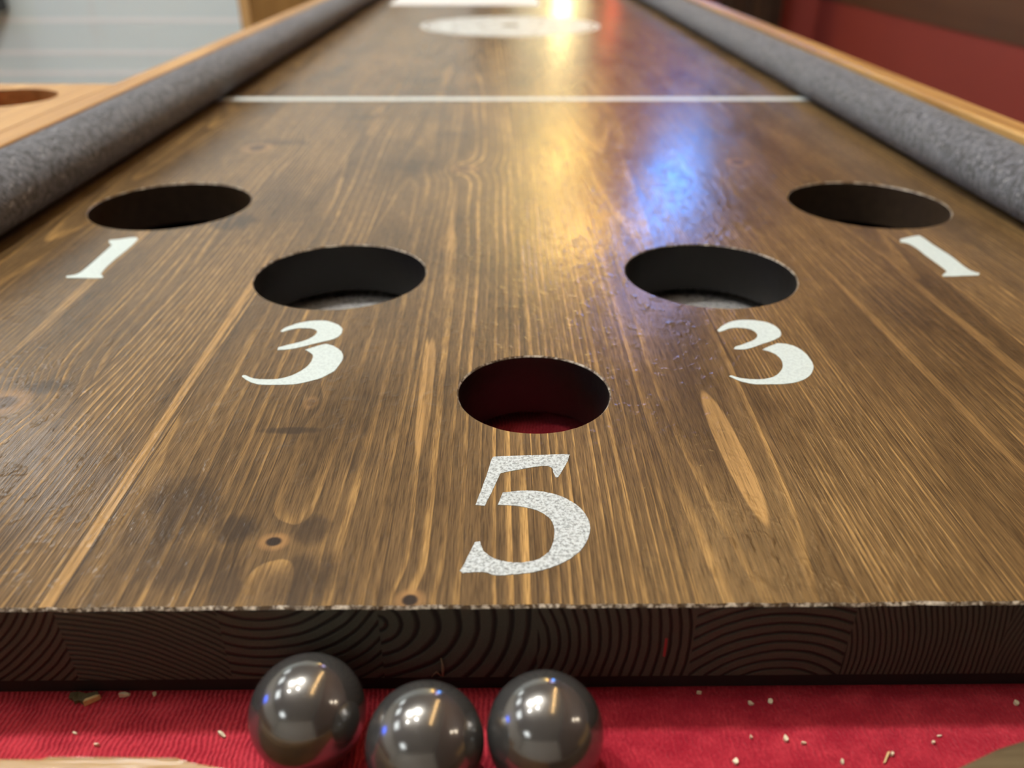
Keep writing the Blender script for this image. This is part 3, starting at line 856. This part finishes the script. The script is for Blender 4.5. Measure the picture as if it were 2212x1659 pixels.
# side shelf with a round cup hole, left of the rail
def shelf():
    bm = bmesh.new()
    z1, z0 = BT+0.0302, BT+0.0122
    x0, x1, y0, y1 = -0.425, -0.2998, -0.15, 0.500
    outer = [(x0, y0), (x1, y0), (x1, y1), (x0, y1)]
    hx, hy, hr, n = -0.353, 0.446, 0.034, 64
    hz = [bm.verts.new((a, b, z1)) for a, b in outer]
    lz = [bm.verts.new((a, b, z0)) for a, b in outer]
    rt = [bm.verts.new((hx+hr*math.cos(2*math.pi*k/n), hy+hr*math.sin(2*math.pi*k/n), z1)) for k in range(n)]
    rb = [bm.verts.new((hx+hr*math.cos(2*math.pi*k/n), hy+hr*math.sin(2*math.pi*k/n), z0)) for k in range(n)]
    for o_, r_ in ((hz, rt), (lz, rb)):
        es = [bm.edges.new((o_[i], o_[(i+1) % 4])) for i in range(4)] + [bm.edges.new((r_[k], r_[(k+1) % n])) for k in range(n)]
        bmesh.ops.triangle_fill(bm, use_beauty=True, use_dissolve=False, edges=es)
    for i in range(4):
        bm.faces.new((hz[i], hz[(i+1) % 4], lz[(i+1) % 4], lz[i]))
    for k in range(n):
        f = bm.faces.new((rt[k], rt[(k+1) % n], rb[(k+1) % n], rb[k])); f.smooth = False
    bmesh.ops.recalc_face_normals(bm, faces=bm.faces)
    return bm
sh = obj('side_shelf', shelf(), M_RAIL, table)
sh['label'] = 'tan wooden side shelf with a round hole'
bm = bmesh.new()
box(bm, -0.425, -0.2998, -0.15, 0.500, BT-0.022, BT-0.010)
obj('felt_liner', bm, M_FELT, sh)['label'] = 'red felt below the hole'
bm = bmesh.new()
for a in ((-0.425, -0.413, -0.15, 0.5), (-0.413, -0.2998, 0.488, 0.5), (-0.413, -0.2998, -0.15, -0.138)):
    box(bm, a[0], a[1], a[2], a[3], BT-0.010, BT+0.0122)
obj('shelf_skirt', bm, M_RAIL, sh)
for sx in (-0.262, 0.262):
    for yy in (TY0+0.05, TY1-0.07):
        obj('leg', newbox(sx-0.019, sx+0.019, yy-0.02, yy+0.05, 0.0, FZ-0.021, 0.003, 2), M_RAIL, table)

# ----------------------------------------------------------------------------
# things on the table
# ----------------------------------------------------------------------------
BALLS = [(-0.0544, -0.0155, 'left steel ball of three on the red felt, nearest the board edge'),
         (-0.0278, -0.0234, 'middle steel ball of three, set lowest and nearest the viewer'),
         (-0.0021, -0.0208, 'right steel ball of three on the red felt, directly below the 5')]
for i, (bx, by, lab) in enumerate(BALLS):
    bm = bmesh.new()
    sphere(bm, (0, 0, 0), 0.0127, 64, 40)
    o = obj('steel_ball', bm, M_BALL)
    o.location = (bx, by, FZ + 0.0127)
    tag(o, lab, 'ball', 'steel balls in the red tray')

# sheet of paper at the far end of the board
pp = []
for (qx, qy, a0) in ((0.0525, 1.514, -90), (0.0525, 1.722, 0), (-0.2145, 1.727, 90), (-0.2145, 1.519, 180)):
    for k in range(5):
        a = R(a0 + k*22.5)
        pp.append((qx + 0.006*math.cos(a), qy + 0.006*math.sin(a)))
bm = bmesh.new()
prism(bm, pp, BT+0.0002, BT+0.0006)
o = obj('paper_sheet', bm, M_PAPER)
center_origin(o, (-0.08, 1.641, BT))
tag(o, 'white paper sheet lying flat on the far end of the board', 'paper')

# debris on the felt
def flake(name, x, y, poly, h, mat, rot, label, cat, group=None):
    bm = bmesh.new()
    ca, sa = math.cos(rot), math.sin(rot)
    prism(bm, [(x + a*ca - b*sa, y + a*sa + b*ca) for a, b in poly], FZ+0.0001, FZ+h)
    for v in bm.verts:
        if v.co.z > FZ+h*0.5:
            v.co.z += 0.0008*mnoise.noise(Vector((v.co.x*600, v.co.y*600, 0)))
    o = obj(name, bm, mat)
    center_origin(o, (x, y, FZ))
    tag(o, label, cat, group)
    return o
M_FLAKE = plain('olive_brown_flake', (0.10, 0.075, 0.03), 0.6, 0, 900, 0.5)
M_CHIP = plain('pale_wood_chip', (0.62, 0.45, 0.20), 0.6, 0, 900, 0.3)
M_CRUMB = plain('cream_crumb', (0.80, 0.72, 0.50), 0.6, 0, 900, 0.2)
flake('leaf_flake', -0.1135, -0.0012, [(-.0036, .0012), (-.0020, .0016), (.0005, .0008), (.0030, .0014), (.0036, .0004), (.0015, -.0006), (.0008, -.0018), (-.0006, -.0010), (-.0014, -.0016), (-.0022, -.0006), (-.0034, -.0002)], 0.0010, M_FLAKE, 0.0,
      'olive brown dry flake on the red felt below the board at left', 'flake')
flake('wood_chip', -0.1108, -0.0022, [(-.0018, -.0008), (.0012, .0003), (.0017, .0008), (.0008, .0009), (-.0014, .0001)], 0.0014, M_CHIP, 0.25,
      'pale wood chip lying beside the olive brown flake', 'wood chip')
flake('splinter', 0.0757, -0.0191, [(-.0012, -.0014), (-.0007, -.0013), (.0013, .0011), (.0009, .0013)], 0.0008, M_CHIP, 0.0,
      'thin pale splinter on the felt near the bottom right corner', 'splinter')
CR = [(-103.8, -0.4, 1.0, 0), (-96.6, -0.1, .7, 1), (-76.7, -11.7, .9, 2), (-104.7, -14.1, .5, 0), (49.0, -4.1, .9, 1), (53.8, -3.8, .8, 1),
      (41.3, -19.8, .9, 1), (46.5, -13.6, .5, 1), (54.4, -14.1, .8, 1), (58.3, -15.2, .5, 2), (77.4, -18.3, .5, 1), (88.3, -15.3, .5, 1),
      (90.5, -13.6, .4, 2), (113.4, -4.8, .8, 1), (37.0, -1.1, .5, 2), (65.4, -20.0, .7, 1), (-111.2, -10.9, .5, 0)]
for i, (cx, cy, s, k) in enumerate(CR):
    rnd = random.Random(i*13+5)
    m = s*0.00075
    if k == 1:
        poly = [(math.cos(a)*m*rnd.uniform(.6, 1.1), math.sin(a)*m*rnd.uniform(.6, 1.3)) for a in [j*math.pi/4 for j in range(8)]]
    else:
        poly = [(-m*1.6, -m*.4), (0, -m*.6), (m*1.5, -m*.3), (m*1.6, m*.3), (0, m*.6), (-m*1.4, m*.5)]
    side = 'left of the balls' if cx < 0 else 'right of the balls'
    flake('crumb', cx/1000, cy/1000, poly, 0.0007*s+0.0003, M_CRUMB, rnd.uniform(-.6, .6), 'tiny cream crumb on the red felt %s' % side, 'crumb',
          'crumbs on the felt %s' % side)
# splinter and red mark on the front face of the board
bm = bmesh.new()
tube(bm, [(-0.0258, -0.0003, BT-0.0225), (-0.0256, -0.0007, BT-0.019), (-0.0259, -0.0004, BT-0.0165)], [0.0003, 0.00035, 0.0002], 6)
tube(bm, [(-0.0262, -0.0003, BT-0.0225), (-0.0272, -0.0008, BT-0.0205), (-0.0284, -0.0009, BT-0.0222)], [0.0002, 0.00015, 0.0001], 6)
o = obj('torn_fibre', bm, plain('torn_fibre_wood', (0.25, 0.17, 0.10), 0.6), board)
bm = newbox(0.0271, 0.0277, -0.00025, 0.0005, BT-0.0165, BT-0.0105)
obj('red_mark', bm, plain('red_fleck_paint', (0.30, 0.03, 0.03), 0.6), board)['label'] = 'small red fleck on the front face'

# ----------------------------------------------------------------------------
# things in the room behind
# ----------------------------------------------------------------------------
# open wooden cabinet against the back wall, seen past the left rail
cab = thing('cabinet', 'tan wooden cabinet with brown panel against the pale back wall', 'cabinet', (-0.62, 3.1, 0))
cx0, cx1, cy0, cy1 = -0.925, -0.38, 2.95, 3.30
obj('side_panel', newbox(cx0, cx0+0.035, cy0, cy1, 0, 1.02, 0.003), M_CAB, cab)
obj('side_panel', newbox(cx1-0.035, cx1, cy0, cy1, 0, 1.02, 0.003), M_CAB, cab)
obj('top_panel', newbox(cx0-0.01, cx1+0.01, cy0-0.01, cy1, 1.0201, 1.045, 0.003), M_CAB, cab)
obj('back_panel', newbox(cx0+0.035, cx1-0.035, cy1-0.02, cy1-0.001, 0.0, 1.02), M_CABIN, cab)
d = obj('door', newbox(cx0+0.037, cx1-0.037, cy0+0.012, cy0+0.032, 0.06, 1.01, 0.002), M_CABIN, cab)
bm = bmesh.new(); sphere(bm, (cx1-0.08, cy0-0.004, 0.6), 0.015); obj('knob', bm, M_BRASS, d)
obj('plinth', newbox(cx0+0.036, cx1-0.036, cy0+0.02, cy0+0.04, 0.0, 0.06), M_CAB, cab)

# black speaker fixed to the back wall at the far left
spk = thing('speaker', 'black box on the pale back wall at the far left', 'speaker', (-2.05, 3.2, BT-0.165))
obj('body', newbox(-2.20, -1.905, 3.10, 3.30, BT-0.172, BT+0.20, 0.02, 3), M_BLACK, spk)
obj('front_cloth', newbox(-2.18, -1.925, 3.093, 3.0995, BT-0.152, BT+0.18, 0.003, 2), M_CLOTH, spk)
obj('wall_bracket', newbox(-2.10, -2.0, 3.300, 3.32, BT-0.1, BT+0.1), M_BLACK, spk)

# dark wooden post in the back right corner
post = thing('corner_post', 'dark brown wooden post in the corner left of the red wall', 'post', (0.92, 3.2, 0))
obj('shaft', newbox(0.80, 1.035, 3.16, 3.30, 0.0, ZC-0.001, 0.004), M_DARKWOOD, post)
for xx in (0.84, 0.915, 0.99):
    obj('moulding', newbox(xx-0.008, xx+0.008, 3.150, 3.1602, 0.0, ZC-0.05, 0.003), M_DARKWOOD, post)

# framed picture and notice on the back wall (seen mirrored in the varnish)
pic = thing('framed_picture', 'small dark framed picture on the pale back wall, mirrored in the board', 'picture', (-0.05, YB-0.02, BT+0.13))
obj('frame', newbox(-0.13, 0.02, YB-0.028, YB-0.017, BT+0.13, BT+0.39, 0.003), M_DARKWOOD, pic)
obj('print', newbox(-0.115, 0.005, YB-0.0295, YB-0.0281, BT+0.15, BT+0.37), plain('brown_print', (0.05, 0.03, 0.025), 0.6, 0, 20, 0.4), pic)
o = obj('notice_sheet', newbox(-0.155, 0.02, YB-0.021, YB-0.0165, BT+0.41, BT+0.81), M_PAPER)
center_origin(o, (-0.07, YB-0.019, BT+0.41))
tag(o, 'tall white notice on the back wall above the small dark picture', 'notice')

# ----------------------------------------------------------------------------
# lamps
# ----------------------------------------------------------------------------
# cluster of four white bulbs hanging from the ceiling, left of the table
cl = thing('ceiling_lamp', 'four bulb white ceiling lamp hanging left above the table', 'lamp', (-0.60, 0.42, ZC))
bm = bmesh.new(); lathe(bm, [(0, ZC-0.001), (0.09, ZC-0.001), (0.09, ZC-0.02), (0.02, ZC-0.03), (0.012, ZC-0.035), (0, ZC-0.035)], -0.60, 0.42, 32)
obj('ceiling_rose', bm, M_BRASS, cl)
for (bx, by, em) in ((-0.36, 0.66, E_WHITE), (-0.84, 0.60, E_WHITE), (-0.40, 0.16, E_WHITE2), (-0.92, 0.10, E_WHITE2)):
    zb = BT + 1.62
    bm = bmesh.new(); tube(bm, [(-0.60, 0.42, ZC-0.03), (bx, by, ZC-0.09), (bx, by, zb+0.05)], 0.007, 8)
    a = obj('arm', bm, M_BRASS, cl)
    bm = bmesh.new(); sphere(bm, (bx, by, zb), 0.032, 20, 14)
    obj('bulb', bm, em, a)

# unseen fill panels added under the ceiling to brighten walls and table
PANELS = [(-2.2, 2.75), (-2.2, 1.5), (-2.2, 0.2), (-1.9, -1.7)]
proto = None
for i, (px_, py_) in enumerate(PANELS):
    where = ['nearest the pale back wall', 'second from the back wall', 'above the blue light on the left wall', 'behind the viewer at left'][i]
    t = thing('fill_panel', 'added square fill panel on the ceiling %s' % where, 'ceiling light', (px_, py_, ZC), 'added ceiling fill panels')
    if proto is None:
        bm = bmesh.new()
        for a in ((-.32, .32, -.32, -.30), (-.32, .32, .30, .32), (-.32, -.30, -.30, .30), (.30, .32, -.30, .30)):
            box(bm, px_+a[0], px_+a[1], py_+a[2], py_+a[3], ZC-0.03, ZC-0.0005)
        fr_ = obj('frame', bm, M_LEDGE, t)
        df_ = obj('diffuser', newbox(px_-.30, px_+.30, py_-.30, py_+.30, ZC-0.02, ZC-0.008), E_PANEL, t)
        proto = (fr_, df_)
    else:
        for q in proto:
            c = q.copy(); C.objects.link(c); c.parent = t

# amber wall lamps one above the other on the back wall
for (zz, em, rr, lab) in ((0.165, E_HOT, 0.035, 'lowest amber lamp on the back wall, brightest of the three'),
                          (0.72, E_AMBER, 0.075, 'middle amber lamp on the back wall'),
                          (1.06, E_AMBER2, 0.085, 'topmost amber lamp on the back wall')):
    xx = 0.215 if zz < 0.5 else (0.22 if zz < 1 else 0.29)
    t = thing('wall_lamp', lab, 'lamp', (xx, YB, BT+zz), 'amber lamps on the back wall')
    obj('wall_plate', newbox(xx-0.04, xx+0.04, YB-0.015, YB-0.0005, BT+zz-0.05, BT+zz+0.05, 0.003), M_BRASS, t)
    bm = bmesh.new(); tube(bm, [(xx, YB-0.015, BT+zz), (xx, YB-0.055, BT+zz)], 0.008, 8); obj('arm', bm, M_BRASS, t)
    bm = bmesh.new(); sphere(bm, (xx, YB-0.055-rr, BT+zz), rr, 24, 16); obj('globe', bm, em, t)

# coloured light bars
def bar_lamp(x0, x1, y0, y1, z0, z1, em, label, cat='lamp', face='y'):
    t = thing('light_bar', label, cat, ((x0+x1)/2, (y0+y1)/2, BT+z0))
    if face == 'y':
        obj('housing', newbox(x0-0.015, x1+0.015, y0+0.012, y1, BT+z0-0.015, BT+z1+0.015, 0.004), M_BLACK, t)
        obj('lens', newbox(x0, x1, y0, y0+0.0118, BT+z0, BT+z1, 0.003), em, t)
    else:
        obj('housing', newbox(x0, x1-0.012, y0-0.015, y1+0.015, BT+z0-0.015, BT+z1+0.015, 0.004), M_BLACK, t)
        obj('lens', newbox(x1-0.0118, x1, y0, y1, BT+z0, BT+z1, 0.003), em, t)
bar_lamp(0.635, 0.775, YB-0.05, YB-0.001, 0.72, 1.08, E_BLUE, 'bright blue light on the back wall, mirrored in the varnish')
bar_lamp(0.57, 0.775, YB-0.05, YB-0.001, 1.22, 1.50, E_VIOLET, 'pale violet light on the back wall above the blue one')
bar_lamp(0.38, 0.44, YB-0.05, YB-0.001, 0.12, 0.30, E_RED, 'small red light low on the back wall beside the amber lamp')
bar_lamp(XL+0.001, XL+0.05, 0.25, 0.75, 0.55, 0.95, E_BLUE2, 'deep blue light on the left wall, mirrored in the steel balls', face='x')

# string of warm bulbs under the ceiling
st = thing('string_lights', 'string of small warm bulbs running under the ceiling to the back', 'string lights', (0.6, 1.1, ZC))
ends = [(0.85, 2.3), (0.36, -0.25)]
pts = []
for k in range(41):
    t = k/40
    pts.append((ends[0][0]*(1-t)+ends[1][0]*t, ends[0][1]*(1-t)+ends[1][1]*t, ZC-0.02-0.05*abs(math.sin(t*math.pi*6))))
bm = bmesh.new(); tube(bm, pts, 0.004, 6); obj('wire', bm, M_BLACK, st)
for k in range(1, 40, 3):
    p = pts[k]
    bm = bmesh.new(); sphere(bm, (p[0], p[1], p[2]-0.022), 0.018, 12, 8); obj('bulb', bm, E_FAIRY, st)

# white lamps on the right wall
for (yy, zz, lab) in ((0.0, 0.62, 'lower white lamp on the brown right wall'), (-0.12, 0.85, 'upper white lamp on the brown right wall')):
    t = thing('wall_lamp', lab, 'lamp', (XR, yy, BT+zz), 'white lamps on the right wall')
    obj('wall_plate', newbox(XR-0.016, XR-0.0045, yy-0.04, yy+0.04, BT+zz-0.05, BT+zz+0.05, 0.003), M_BRASS, t)
    bm = bmesh.new(); sphere(bm, (XR-0.05, yy, BT+zz), 0.034, 20, 14); obj('globe', bm, E_WALL, t)
